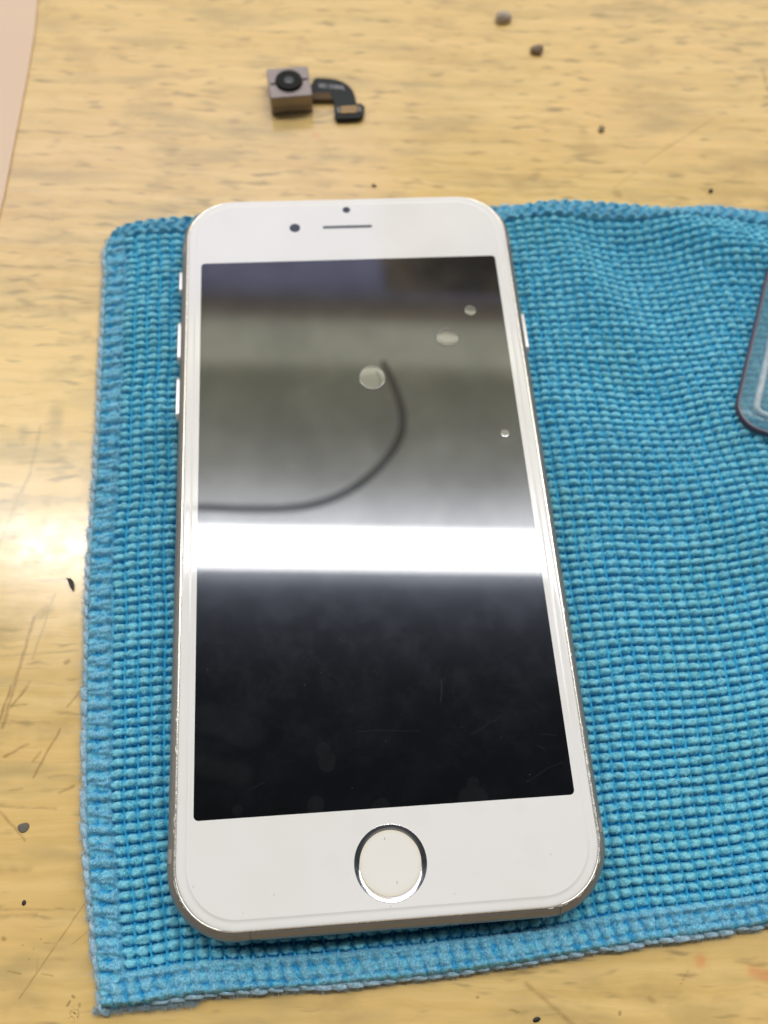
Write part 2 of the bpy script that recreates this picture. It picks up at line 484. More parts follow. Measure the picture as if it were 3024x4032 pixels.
XY = coons(U, Vv, Lp, Rp, Bp, Tp)
WU, WV = 176.0, 144.0
su = U * WU; sv = Vv * WV                                # arc-like millimetres on the cloth
PU, PV = 2.21, 1.60
ju = (fbm(su * 0.07, sv * 0.07, 3) - 0.5) * 1.3; jv = (fbm(su * 0.07, sv * 0.07, 9) - 0.5) * 1.0
lean = 14 * np.clip((sv - 72) / 72, 0, 1) ** 1.2 * sstep(62, 150, su)
gu = (su + ju + lean) / PU; gv = (sv + jv) / PV
cu_i = np.floor(gu); cv_i = np.floor(gv)
rr = _hash(cu_i, cv_i, 1); r2 = _hash(cu_i, cv_i, 2); r3 = _hash(cu_i, cv_i, 5); r4 = _hash(cu_i, cv_i, 8)
cu = gu - cu_i - 0.5 + (rr - 0.5) * 0.05; cv = gv - cv_i - 0.5 + (r2 - 0.5) * 0.08
lump = fbm(su * 1.7, sv * 2.0, 21, 4) - 0.5
hu = 0.47 + 0.05 * (r3 - 0.5) + lump * 0.13; hv = 0.445 + 0.05 * (r4 - 0.5) + lump * 0.13
ru = np.clip(np.abs(cu) / hu, 0, 1.2); rv = np.clip(np.abs(cv) / hv, 0, 1.2)
q = ru**2.6 + rv**2.6
tuft = np.sqrt(np.clip(1 - q, 0, 1))
tmask = sstep(1.12, 0.72, q)
H = 1.10 * tuft * (0.82 + 0.32 * r3) + tmask * lump * 0.80
# base threads: fine chain between the columns, tiny pits where they cross
colgap = sstep(0.14, 0.04, np.abs(np.abs(gu - cu_i - 0.5) - 0.5))
thr = 0.46 * colgap * (0.6 + 0.8 * fbm(su * .9, sv * .9, 13, 2)) * (0.85 + 0.15 * np.cos(2 * np.pi * gv)) + 0.10 * (0.5 + 0.5 * np.cos(2 * np.pi * gv * 2)) * sstep(0.10, 0.0, np.abs(np.abs(gu - cu_i - 0.5) - 0.5))
thr += 0.06 * (0.5 + 0.5 * np.cos(2 * np.pi * gu * 3)) * sstep(0.12, 0.0, np.abs(np.abs(gv - cv_i - 0.5) - 0.5))
pit = sstep(0.10, 0.02, np.hypot((np.abs(gu - cu_i - 0.5) - 0.40) * PU / 1.6, (np.abs(gv - cv_i - 0.5) - 0.5)))
H = np.where(tmask > 0.01, H, 0) + thr * (1 - tmask) - 0.5 * pit * (1 - tmask) - 0.32 * (1 - tmask) * (1 - colgap)
# hem
dl = su; db = sv; dt = WV - sv; drr = WU - su
dist = np.minimum(np.minimum(dl, db), np.minimum(dt, drr))
along = np.where(dist == db, su, np.where(dist == dt, su + 400, np.where(dist == dl, sv + 900, sv + 1500)))
HW = 4.4
nb = fbm(su * 0.9, sv * 0.9, 41, 3) - 0.5
hem = sstep(HW + 0.35 + nb * 0.5, HW - 0.35 + nb * 0.5, dist)
ph = along / 2.42 + dist * 0.10 + nb * 0.45
yarn = 1 - np.abs(ph - np.floor(ph) - 0.5) * 2           # 1 on the middle of a wrap
yw = 0.22 + 0.22 * (_hash(np.floor(ph), np.floor(ph) * 0, 77) - 0.5)
ym = sstep(yw - .02 + nb * .6, yw + .22 + nb * .6, yarn)
chain = sstep(0.62, 0.15, np.abs(dist - HW + 0.1 + nb * 0.35))
beadn = 0.75 + 0.25 * np.cos(2 * np.pi * (along / 2.42))
hem_h = 0.30 * H + 0.80 * ym * np.sqrt(np.clip(yarn, 0, 1)) + 0.5 * chain * beadn + (fbm(su * 3.2, sv * 3.2, 55, 3) - .5) * .38
tuft_h = H * (1 - hem) + hem_h * hem
pale = np.clip(np.maximum(hem * ym * 0.9, hem * 0.15 + chain * 0.75), 0, 1) * sstep(0.28, 0.62, fbm(su * 1.3, sv * 1.3, 61, 4) + 0.12)
# undulation of the loose cloth on the right
X = XY[..., 0]; Y = XY[..., 1]


def ridge(x0, y0, x1, y1, amp, sig):
    dx, dy = x1 - x0, y1 - y0; L = math.hypot(dx, dy); dx /= L; dy /= L
    a = (X - x0) * dx + (Y - y0) * dy; n = -(X - x0) * dy + (Y - y0) * dx
    end = np.where(a < 0, a, np.where(a > L, a - L, 0))
    return amp * np.exp(-(n / sig)**2 - (end / 16)**2)


und = ridge(56, 72, 116, 51, 3.3, 5.6) + ridge(44, 55, 70, 22, 1.1, 5.0) + ridge(55, 12, 100, -14, 1.3, 7.5) + ridge(60, -40, 120, -25, 0.8, 8) \
    + ridge(38, 76, 44, 60, 1.1, 5) 
free = sstep(33, 46, X) + sstep(62, 72, Y)
und = und * np.clip(free, 0, 1) * sstep(80, 71, Y) + ridge(38, 78, 44, 74, .7, 4) + 0.9 * sstep(7, 0.5, sv) * (0.6 + 0.4 * np.sin(su * .11 + 1)) + ridge(-47, 66, -20, 71, 0.7, 4)
base = 1.42 + 0.36 * hem + (fbm(X * 0.05, Y * 0.05, 71) - 0.5) * 0.5
roll = sstep(0.0, 1.1, dist)
Z = 0.12 + (base - 0.12 + tuft_h + und) * np.sqrt(np.clip(roll, 0, 1)) + und * (1 - roll) * 0.5
Z = np.maximum(Z, 0.1)
# pressed flat under the phone
ca, sa = math.cos(rad(-4.0134)), math.sin(rad(-4.0134))
pxl = X * ca - Y * sa; pyl = X * sa + Y * ca
under = sstep(1.5, -1.5, np.maximum(np.abs(pxl) - 31, np.abs(pyl) - 66.5))
near_ = sstep(4.5, -0.5, np.maximum(np.abs(pxl) - 33.5, np.abs(pyl) - 69.05))
Z = Z - 0.45 * near_ * sstep(.5, 3, dist)
Z = np.where(under > 0, np.minimum(Z, 2.44 * under + (Z) * (1 - under)), Z)
# fibres push the outline about a little
off = (fbm(su * 1.4, sv * 1.4, 91, 3) - 0.5) * 0.5 + 0.16 * np.cos(2 * np.pi * along / 2.42)
nearl = sstep(1.6, 0, dl); nearb = sstep(1.6, 0, db); neart = sstep(1.6, 0, dt)
X = X - off * nearl; Y = Y - off * nearb + off * neart

co = np.stack([X, Y, Z], -1).reshape(-1, 3) * MM
me = bpy.data.meshes.new('cloth')
nv = NUg * NVg
idx = np.arange(nv).reshape(NVg, NUg)
quads = np.stack([idx[:-1, :-1], idx[:-1, 1:], idx[1:, 1:], idx[1:, :-1]], -1).reshape(-1, 4)
me.vertices.add(nv); me.vertices.foreach_set('co', co.ravel())
me.loops.add(quads.size); me.loops.foreach_set('vertex_index', quads.ravel().astype(np.int32))
me.polygons.add(len(quads)); me.polygons.foreach_set('loop_start', np.arange(0, quads.size, 4, dtype=np.int32))
me.polygons.foreach_set('use_smooth', np.ones(len(quads), bool))
me.update(calc_edges=True)
ca_ = me.color_attributes.new('fibre', 'FLOAT_COLOR', 'POINT')
tone = np.clip(0.5 + (r4 - 0.5) * 0.5, 0, 1)
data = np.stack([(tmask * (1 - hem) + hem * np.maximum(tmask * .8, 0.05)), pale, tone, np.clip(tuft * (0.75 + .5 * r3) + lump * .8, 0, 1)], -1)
data[..., 2] = colgap * (1 - hem)
ca_.data.foreach_set('color', data.reshape(-1).astype(np.float32))

cm, t, b = material('microfibre')
at = t.node('ShaderNodeAttribute', attribute_name='fibre')
sx = t.node('ShaderNodeSeparateColor'); t.l.new(at.outputs['Color'], sx.inputs[0])
P = t.mm_coords()
n1 = t.noise(P, 3.2, 4, 0.7)
n2 = t.noise(t.vmath('MULTIPLY', P, (1.6, 5.0, 3)), 1.0, 3, 0.7)
grn = t.noise(P, 0.045, 2)
tuftc = t.mix(t.ramp(n1, 0.34, 0.68), lin(26, 146, 186), lin(134, 218, 236))
tuftc = t.mix(t.ramp(grn, 0.46, 0.66, True, 0, 0.28), tuftc, lin(96, 166, 160))
tuftc = t.mix(t.math('MULTIPLY', t.ramp(n2, 0.60, 0.72), 0.65), tuftc, lin(196, 236, 242))
tuftc = t.mix(t.ramp(at.outputs['Alpha'], 0.55, 1.0, True, 0, 0.45), tuftc, lin(158, 228, 240))  # tuft tops painted paler: their highlight is put into the colour
basec = t.mix(t.ramp(n2, 0.35, 0.65), lin(0, 122, 180), lin(10, 166, 226))
basec = t.mix(t.math('MULTIPLY', sx.outputs[2], .85), basec, lin(58, 182, 226))
c = t.mix(t.math('MULTIPLY', sx.outputs[0], 0.92), basec, tuftc)
palec = t.mix(t.ramp(n1, 0.3, 0.7), lin(66, 146, 186), lin(150, 204, 224))
c = t.mix(sx.outputs[1], c, palec)
t.l.new(c, b.inputs['Base Color'])
b.inputs['Roughness'].default_value = 0.8
b.inputs['IOR'].default_value = 1.35
b.inputs['Sheen Weight'].default_value = 0.25
b.inputs['Sheen Roughness'].default_value = 0.4
b.inputs['Sheen Tint'].default_value = lin(170, 225, 240)
bp = t.node('ShaderNodeBump'); bp.inputs['Strength'].default_value = 0.8; bp.inputs['Distance'].default_value = 0.00022
t.l.new(t.math('ADD', t.noise(P, 4.5, 5, 0.75), t.math('MULTIPLY', n2, 0.6)), bp.inputs['Height'])
t.l.new(bp.outputs[0], b.inputs['Normal'])
me.materials.append(cm)
cloth = bpy.data.objects.new('cloth', me)
COL.objects.link(cloth)
tag(cloth, 'bright blue waffle microfibre cloth with overlocked edge under the white phone', 'cloth')

# pale overlock cord along the outer edge
fm, t, b = material('overlock_thread')
P = t.mm_coords()
fc = t.mix(t.ramp(t.noise(P, 2.5, 4, .7), .3, .7), lin(112, 166, 196), lin(190, 212, 222))
t.l.new(fc, b.inputs['Base Color']); b.inputs['Roughness'].default_value = 0.85
b.inputs['Sheen Weight'].default_value = 0.4
bp = t.node('ShaderNodeBump'); bp.inputs['Strength'].default_value = 0.9; bp.inputs['Distance'].default_value = 0.0002
t.l.new(t.noise(P, 6, 4, .7), bp.inputs['Height']); t.l.new(bp.outputs[0], b.inputs['Normal'])


def resample(c, step):
    p = curve(c, np.linspace(0, 1, 900)); d = np.r_[0, np.cumsum(np.hypot(*np.diff(p, axis=0).T))]
    s = np.arange(0, d[-1], step)
    return np.stack([np.interp(s, d, p[:, 0]), np.interp(s, d, p[:, 1])], -1)


parts = []
cordpts = []
for cdef, sgn, x_max in ((Lc, 1, 999), (Bc, -1, 999), (Tc, 1, 999)):
    pts = resample(cdef, 2.42)
    for i in range(len(pts) - 1):
        a = pts[i]; b_ = pts[i + 1]; tdir = (b_ - a) / np.linalg.norm(b_ - a); nrm = np.array([-tdir[1], tdir[0]]) * sgn
        c0 = (a + b_) / 2 + nrm * ((-0.32 if cdef is Bc else 0.0) + random.uniform(-.14, .12)); cordpts.append((c0, nrm, tdir))
        nu, nw = 12, 9
        V = []; F = []
        ln = 1.42 * random.uniform(.9, 1.12); wd = 0.60 * random.uniform(.8, 1.25); hz = 0.66 * random.uniform(.8, 1.2)
        zc = (1.25 if cdef is Bc and i > 2 else 0.85) + random.uniform(-.08, .12) + (1.5 if (cdef is Tc and 28 < a[0] < 50) else 0) * 0.4
        sd = random.random() * 100
        for j in range(nw + 1):
            th = math.pi * j / nw
            for k in range(nu):
                f = 2 * math.pi * k / nu
                dx, dy, dz = math.cos(th), math.sin(th) * math.cos(f), math.sin(th) * math.sin(f)
                w = 1 + 0.17 * math.sin(3 * f + sd) * math.sin(3 * th + sd) + 0.08 * math.sin(5 * f + sd * 2 + 4 * th)
                lx = dx * ln * w; ly_ = dy * wd * w + 0.22 * dx; lz = dz * hz * w
                V.append((c0[0] + tdir[0] * lx + nrm[0] * ly_, c0[1] + tdir[1] * lx + nrm[1] * ly_, max(0.04, zc + lz)))
        for j in range(nw):
            for k in range(nu):
                k2 = (k + 1) % nu
                F.append((j * nu + k, j * nu + k2, (j + 1) * nu + k2, (j + 1) * nu + k))
        parts.append((V, F))
V, F = merge(parts)
mesh_obj('edge_thread', V, F, fm, cloth)

# loose fibres: fine curly lint on the edge, more of it at the lower left corner
def fibres(seeds, seglen, nseg, curl, rad_mm):
    parts = []
    for p, d in seeds:
        p = Vector(p); d = Vector(d).normalized(); path = [tuple(p)]
        w = Vector([random.gauss(0, 1) for _ in range(3)])
        for k in range(nseg):
            w = (w * 0.8 + Vector([random.gauss(0, 1) for _ in range(3)]) * .5)
            d = (d + w * curl).normalized(); p = p + d * seglen
            p.z = max(p.z, 0.05); path.append(tuple(p))
        parts.append(tube(path, rad_mm, 3))
    return merge(parts)


seeds = []
for c0, nrm, tdir in cordpts:
    for _ in range(40):
        q_ = c0 + tdir * random.uniform(-1.3, 1.3) + nrm * random.uniform(.0, .5)
        seeds.append(((q_[0], q_[1], random.uniform(.3, 1.5)), (nrm[0] + random.gauss(0, .8), nrm[1] + random.gauss(0, .8), random.gauss(0, .5))))
for _ in range(900):
    x = random.uniform(-39.5, -24); y = -79.9 + (x + 38) * .07 + random.uniform(-.1, .9)
    seeds.append(((x, y, random.uniform(.2, 1.3)), (random.gauss(0, .6), -1, random.gauss(0, .4))))
V, F = fibres(seeds, 0.17, 5, .38, 0.021)
lint = mesh_obj('edge_lint', V, F, fm, cloth)
lint['kind'] = 'stuff'
# short pile standing on the tufts in front, where it shows
sel = np.argwhere((tmask > 0.6) & (Y < 20) & (X < 80) & (under < 0.1) & (dist > 0.5))
sel = sel[RNG.choice(len(sel), 44000, replace=False)]
seeds = []
for j, i in sel:
    seeds.append(((X[j, i], Y[j, i], Z[j, i] - .03), (random.gauss(0, .7), random.gauss(0.1, .7), .7)))
V, F = fibres(seeds, 0.15, 3, .45, 0.016)
pm, t, b = material('pile_fibre')
P = t.mm_coords()
t.l.new(t.mix(t.ramp(t.noise(P, .9, 3), .35, .65), lin(96, 190, 216), lin(178, 232, 242)), b.inputs['Base Color'])
b.inputs['Roughness'].default_value = 0.6
pile = mesh_obj('pile', V, F, pm, cloth)
pile['kind'] = 'stuff'
# a frayed knot of thread at the lower left corner
V, F = tube([(-38.0, -78.9, .8), (-37.8, -79.6, .75), (-37.5, -80.1, .6), (-37.2, -80.5, .45)], [1.0, .8, .6, .3], 10)
mesh_obj('corner_knot', V, F, fm, cloth)

# ------------------------------------------------------------------ the phone
PHZ = 2.5
phone = empty('smartphone', (0, 0, PHZ), rad(4.0134))
tag(phone, 'white smartphone with blank black screen lying face up on the blue cloth', 'smartphone')
alu, t, b = material('anodised_aluminium')
P = t.mm_coords()
t.l.new(t.mix(t.noise(P, .5, 4), lin(122, 118, 114), lin(138, 134, 130)), b.inputs['Base Color'])
b.inputs['Metallic'].default_value = 0.45
t.l.new(t.ramp(t.noise(P, 1.5, 4, .7), .3, .7, True, .30, .44), b.inputs['Roughness'])

HX, HY, CR = 33.5, 69.05, 10.6
prof = []
for k in range(9):                                            # lower quarter round
    a = rad(90 * k / 8); prof.append((3.3 * (1 - math.sin(a)) , 3.3 * (1 - math.cos(a))))
for k in range(9):                                            # upper quarter round
    a = rad(78 * k / 8); prof.append((2.0 * (1 - math.cos(a)) , 3.9 + 2.93 * math.sin(a)))
prof.append((1.66, 6.77))
prof.append((1.72, 6.5))
rings = [ring_at(HX - i, HY - i, CR - i, z) for i, z in prof]
V, F = loft(rings)
body = mesh_obj('body', V, F, alu, phone, autosmooth=50)
# openings cut into the bottom end: round audio jack, pill shaped port
cutters = []
def cyl_y(x, z, r, y0, y1, n=32, half=0.0):
    ring = []
    for k in range(n):
        a = 2 * math.pi * k / n
        ring.append((x + (half if math.cos(a) > 0 else -half) + r * math.cos(a), z + r * math.sin(a)))
    return loft([[(px, y0, pz) for px, pz in ring], [(px, y1, pz) for px, pz in ring]])
dark = simple('port_inside', lin(30, 30, 32), 0.5)
for (x, r, hf) in ((-20.7, 1.75, 0), (0, 1.3, 3.0)):
    V, F = cyl_y(x, 3.5 if hf == 0 else 3.3, r, -80, -66.5, half=hf)
    c_ = mesh_obj('cut', V, F, dark, phone, smooth=False)
    bm = bmesh.new(); bm.from_mesh(c_.data); bmesh.ops.recalc_face_normals(bm, faces=bm.faces); bm.to_mesh(c_.data); bm.free()
    cutters.append(c_)
bm = bmesh.new(); bm.from_mesh(body.data); bmesh.ops.recalc_face_normals(bm, faces=bm.faces); bm.to_mesh(body.data); bm.free()
for c_ in cutters:
    md = body.modifiers.new('cut', 'BOOLEAN'); md.operation = 'DIFFERENCE'; md.solver = 'EXACT'; md.object = c_
bpy.context.view_layer.update()
dg = bpy.context.evaluated_depsgraph_get()
nm = bpy.data.meshes.new_from_object(body.evaluated_get(dg))
body.modifiers.clear(); old = body.data; body.data = nm; nm.name = 'body'
for c_ in cutters: bpy.data.objects.remove(c_, do_unlink=True)
nm.set_sharp_from_angle(angle=rad(40)); nm.polygons.foreach_set('use_smooth', [len(p.vertices) < 5 and p.area > 0 and abs(p.normal.z) < .99999 for p in nm.polygons])

# antenna breaks: paler plastic inlays on both long sides with a fine dark joint either side
def side_patch(y0, y1, off, sgn, z0=0.4, z1=6.6, n=16):
    pr = [(i, z) for i, z in prof if z0 <= z <= z1][:18]
    V = []; F = []
    for y in (y0, y1):
        for i, z in pr:
            V.append((sgn * (HX - i + off * (1 if z > 1 else .5)), y, z + (off * .5 if z > 5 else 0)))
    m = len(pr)
    for k in range(m - 1): F.append((k, k + 1, m + k + 1, m + k))
    return V, F
inlay = simple('antenna_plastic', lin(146, 140, 134), 0.5)
joint = simple('dark_joint', lin(90, 84, 76), 0.6)
for sgn in (-1, 1):
    a_ = mesh_obj('antenna_band', *side_patch(-57.7, -55.6, .012, sgn), inlay, phone)
    mesh_obj('seam', *merge([side_patch(-57.80, -57.7, .016, sgn), side_patch(-55.6, -55.50, .016, sgn)]), joint, a_)
    a_ = mesh_obj('antenna_band', *side_patch(55.6, 57.7, .012, sgn), inlay, phone)
# joints in the bottom edge
for x in (-21.0, 24.8):
    V = []; F = []
    pr = [(i, z) for i, z in prof if 3.3 <= z <= 6.85][:-1]
    for xx in (x - .05, x + .06):
        for k, (i, z) in enumerate(pr): V.append((xx + .05 * math.sin(k * 1.9), -(HY - i + .02), z + .01))
    m = len(pr)
    for k in range(m - 1): F.append((k, k + 1, m + k + 1, m + k))
    mesh_obj('seam', V, F, joint, phone)

# chamfer ring: bright worn edge just outside the glass
chrome = simple('polished_edge', lin(232, 228, 220), 0.22, metal=0.75, noise=.08, nscale=.8, rnoise=.1)
rings = [ring_at(HX - i, HY - i, CR - i, z) for i, z in ((1.74, 6.60), (1.68, 6.86), (1.60, 6.93), (1.48, 6.93), (1.38, 6.86), (1.36, 6.6))]
mesh_obj('rim', *loft(rings, False, False), chrome, phone)
# worn bare spots along the rim's outer edge
bare = simple('bare_metal', lin(250, 248, 244), 0.3, metal=0.3)
parts = []
def rim_point(s):                                             # s runs along the outline, mm
    o_ = rrect(HX - 1.33, HY - 1.33, CR - 1.33, 20, 10)
    d = [0]
    for a, c in zip(o_, o_[1:] + o_[:1]): d.append(d[-1] + math.dist(a, c))
    s %= d[-1]
    for k in range(len(o_)):
        if d[k + 1] >= s:
            q_ = (s - d[k]) / max(d[k + 1] - d[k], 1e-9); a, c = o_[k], o_[(k + 1) % len(o_)]
            tx, ty = (c[0] - a[0]), (c[1] - a[1]); L = math.hypot(tx, ty) or 1
            return a[0] + tx * q_, a[1] + ty * q_, tx / L, ty / L
    return o_[0] + (1, 0)
for _ in range(70):
    zone = random.choice([(0, 45), (0, 28), (0, 100), (300, 330)])
    s = random.uniform(*zone); x, y, tx, ty = rim_point(s)
    L = random.uniform(.15, 1.1); w = random.uniform(.03, .10); nx, ny = ty, -tx
    V = []
    for k in range(7):
        a = -L / 2 + L * k / 6; ww = w * math.sin(math.pi * (k + .4) / 6.8) * random.uniform(.6, 1.3)
        V.append((x + tx * a - nx * .02, y + ty * a - ny * .02, 6.80)); V.append((x + tx * a + nx * ww, y + ty * a + ny * ww, 6.80 - ww * .35))
    F = [(2 * k, 2 * k + 1, 2 * k + 3, 2 * k + 2) for k in range(6)]
    parts.append((V, F))
mesh_obj('worn_spots', *merge(parts), bare, phone)['kind'] = 'stuff'

# white front panel with softly rounded glass edge
wm, t, b = material('white_front_glass')
P = t.mm_coords()
P2 = t.vmath('MULTIPLY', P, (1, 1, 0))
base_w = t.mix(t.ramp(t.noise(P, .05, 3), .35, .65), lin(216, 215, 213), lin(219, 218, 218))
# faint dried water spots around the button
spots = None
for a, r in (((21.5, -59.0), 1.7), ((22.0, -61.0), 1.5), ((-5.8 - 3, -59.4), 1.6), ((-7.4, -61.0), 1.2), ((4.7, -53.2), 1.9), ((-4.2, -54.2), 1.6),
             ((19.2, -61.0), .35), ((12.8, -62.5), .4), ((14.0, -63.4), .35), ((20.6, -53.4), .9), ((13.4, -52.2), 2.0), ((7.8, -60.6), .5)):
    m_ = t.mark(t.vmath('ADD', P2, t.vmath('MULTIPLY', t.vmath('SUBTRACT', t.noise(P, .7, 2, out='Color'), (.5, .5, .5)), (1.2, 1.2, 0))), a, a, r, .12)
    spots = m_ if spots is None else t.math('MAXIMUM', spots, m_)
cw = t.mix(t.math('MULTIPLY', spots, .30), base_w, lin(214, 212, 212))
for a, r in (((-17.4, -63.1), .12), ((24.2, -60.4), .11), ((-.5, -65.9), .1), ((9.1, -64.8), .09), ((-29.2, -61.2), .12), ((-22.0, -65.2), .06)):
    cw = t.mix(t.math('MULTIPLY', t.mark(P2, a, (a[0] + .1, a[1] + .15), r, .05), .3), cw, lin(150, 148, 146))
t.l.new(cw, b.inputs['Base Color'])
t.l.new(t.math('MULTIPLY_ADD', spots, .06, .035), b.inputs['Roughness'])
b.inputs['IOR'].default_value = 1.5
GHX, GHY, GR = 31.78, 67.6, 9.3
gl = [(0, 6.62), (0, 6.90), (.06, 7.0), (.22, 7.06), (.55, 7.085), (1.0, 7.09), (1.45, 7.095), (1.5, 7.13), (1.62, 7.15)]
rings = [ring_at(GHX - i, GHY - i, GR - i, z) for i, z in gl]
mesh_obj('front_panel', *loft(rings), wm, phone, autosmooth=60)
gasket = simple('gasket', lin(120, 114, 108), .6)
rings = [ring_at(GHX + i, GHY + i, GR + i, z) for i, z in ((-.05, 6.7), (-.05, 6.84), (.06, 6.84), (.06, 6.7))]
mesh_obj('gasket', *loft(rings, False, False), gasket, phone)

# screen
sm, t, b = material('black_screen_glass')
P = t.mm_coords(); P2 = t.vmath('MULTIPLY', P, (1, 1, 0))
b.inputs['Base Color'].default_value = (.0015, .0018, .0020, 1)
b.inputs['Roughness'].default_value = 0.03
b.inputs['IOR'].default_value = 1.56
wobs = t.vmath('ADD', P2, t.vmath('MULTIPLY', t.vmath('SUBTRACT', t.noise(P, .5, 3, out='Color'), (.5, .5, .5)), (1.0, 1.0, 0)))
sm_n = t.ramp(t.noise(wobs, .16, 6, .7), .40, .68)
scr = t.noise(t.vmath('MULTIPLY', wobs, (1.2, .5, 1)), 2.4, 5, .75)
sm_n2 = t.math('MULTIPLY', t.ramp(scr, .55, .72), .7)
film = None
for a, r in (((-9.3, -42.8), 1.2), ((-8.8, -44.6), 1.5), ((-10.8, -50.9), 1.35), ((-.8, -51.9), 1.4), ((13.4, -51.8), 2.3), ((13.6, -49.4), 1.0),
             ((-22.7, -50.8), .8), ((-22.8, -17.7), .45), ((7.8, -13.9), 1.0), ((9.0, -14.3), .6)):
    m_ = t.math('MULTIPLY', t.mark(wobs, a, a, r, .2), .28)
    film = m_ if film is None else t.math('MAXIMUM', film, m_)
for a, c, r in (((-27.5, -36.5), (-20.5, -39.5), 2.2), ((-27.8, -44), (-22.0, -45.5), 1.6)):
    film = t.math('MAXIMUM', film, t.math('MULTIPLY', t.mark(wobs, a, c, r, .9), .25))
for a, c, r in (((22, -49.6), (28, -46.9), .05), ((10.2, -33.2), (10.0, -36.4), .14), ((14, -42), (19, -39.5), .05), ((20, -30), (26, -27), .05),
                ((-21, -48.2), (-18.5, -46.9), .05), ((24.3, -44.2), (25.6, -44.9), .07), ((25.2, -42.6), (27.6, -43.0), .06), ((-4, -40.2), (6, -40.9), .04)):
    film = t.math('MAXIMUM', film, t.math('MULTIPLY', t.mark(wobs, a, c, r, .06), .7))
vd = t.node('ShaderNodeTexVoronoi'); t.put(vd.inputs['Vector'], P2); vd.inputs['Scale'].default_value = .34
vr = t.math('MULTIPLY', t.ramp(vd.outputs['Distance'], .035, .02), 3.0)
film = t.math('MAXIMUM', film, vr)
haze = t.math('ADD', t.math('MULTIPLY', sm_n, .42), t.math('ADD', t.math('MULTIPLY', sm_n2, .45), .05))
g1 = t.node('ShaderNodeBsdfAnisotropic') if False else t.node('ShaderNodeBsdfGlossy')
g1.inputs['Roughness'].default_value = 0.27
hz = t.mix(1.0, (.0066, .0070, .0084, 1), haze, 'MULTIPLY')
t.l.new(hz, g1.inputs['Color'])
df = t.node('ShaderNodeBsdfDiffuse')
t.l.new(t.mix(1.0, (.012, .013, .013, 1), film, 'MULTIPLY'), df.inputs['Color'])
ad = t.node('ShaderNodeAddShader'); ad2 = t.node('ShaderNodeAddShader')
g2 = t.node('ShaderNodeBsdfGlossy'); g2.inputs['Roughness'].default_value = 0.13; g2.inputs['Color'].default_value = (.009, .010, .012, 1)
ad0 = t.node('ShaderNodeAddShader'); t.l.new(b.outputs[0], ad0.inputs[0]); t.l.new(g2.outputs[0], ad0.inputs[1])
t.l.new(ad0.outputs[0], ad.inputs[0]); t.l.new(g1.outputs[0], ad.inputs[1])
t.l.new(ad.outputs[0], ad2.inputs[0]); t.l.new(df.outputs[0], ad2.inputs[1])
out = [n for n in t.n if n.type == 'OUTPUT_MATERIAL'][0]
t.l.new(ad2.outputs[0], out.inputs['Surface'])
rings = [ring_at(29.25, 52.02, .75, 7.10, n=8), ring_at(29.25, 52.02, .75, 7.153, n=8), ring_at(29.22, 51.99, .75, 7.157, n=8)]
screen = mesh_obj('screen', *loft(rings), sm, phone, autosmooth=40)
# round air pockets under the film, brighter mirror than the screen round them
bub, t, b = material('air_pocket')
b.inputs['Base Color'].default_value = (.13, .13, .11, 1); b.inputs['Roughness'].default_value = .06; b.inputs['IOR'].default_value = 1.8
for (x, y, rx, ry) in ((1.0, 24.65, 2.5, 2.75), (15.4, 34.1, 2.25, 2.15), (20.05, 40.4, 1.1, 1.2), (25.4, 13.4, .8, .85)):
    # world -> phone frame
    a = rad(-4.0134); lx = x * math.cos(a) - y * math.sin(a); ly_ = x * math.sin(a) + y * math.cos(a)
    rg_ = []
    for f_, z in ((1.0, 7.15), (1.0, 7.163), (.90, 7.176), (.6, 7.188), (.25, 7.194)):
        rg_.append([(lx + rx * f_ * math.cos(2 * math.pi * k / 40), ly_ + ry * f_ * math.sin(2 * math.pi * k / 40), z) for k in range(40)])
    mesh_obj('air_pocket', *loft(rg_), bub, screen)
# earpiece, sensors
lensm = simple('dark_lens', lin(34, 40, 52), .15)
mesh_obj('front_camera', *loft(disc_rings([(1.08, 7.12), (1.08, 7.158), (.9, 7.162)], 32, -10.63, 60.32)), lensm, phone, autosmooth=40)
mesh_obj('proximity_sensor', *loft(disc_rings([(.78, 7.12), (.78, 7.158), (.6, 7.162)], 28, 0, 64.64)), lensm, phone, autosmooth=40)
grille = simple('earpiece_mesh', lin(74, 78, 86), .4, metal=.4, noise=.3, nscale=4)
mesh_obj('earpiece', *loft([ring_at(5.03, .36, .36, z, 0, 60.27, 8, 4) for z in (7.12, 7.158)]), grille, phone, autosmooth=40)
# home button
hb = empty('home_button', (0, -59.87, 0)); hb.parent = phone
steel, t, b = material('polished_steel_ring')
P = t.mm_coords()
b.inputs['Metallic'].default_value = 1.0
t.l.new(t.mix(t.noise(P, 1.5, 4, .7), lin(196, 196, 198), lin(226, 226, 228)), b.inputs['Base Color'])
t.l.new(t.ramp(t.noise(P, 4, 4, .8), .35, .7, True, .08, .20), b.inputs['Roughness'])
rp = [(5.47, 7.08), (5.46, 7.152), (5.41, 7.160), (5.37, 7.152), (5.15, 7.112), (4.72, 7.026), (4.64, 6.95)]
mesh_obj('ring', *loft(disc_rings(rp, 96), False, False), steel, hb, autosmooth=40)
bw, t, b = material('button_white')
P = t.mm_coords()
e_ = t.ramp(t.vmath('LENGTH', t.vmath('MULTIPLY', P, (1, 1, 0))), 4.0, 4.75)
cb = t.mix(t.math('MULTIPLY', e_, .8), lin(221, 219, 214), lin(217, 208, 188))
for a in ((-.6, 3.6), (.8, -2.6)):
    cb = t.mix(t.math('MULTIPLY', t.mark(t.vmath('MULTIPLY', P, (1, 1, 0)), a, (a[0] - .05, a[1] - .3), .05, .05), .8), cb, lin(120, 110, 90))
t.l.new(cb, b.inputs['Base Color']); b.inputs['Roughness'].default_value = .12
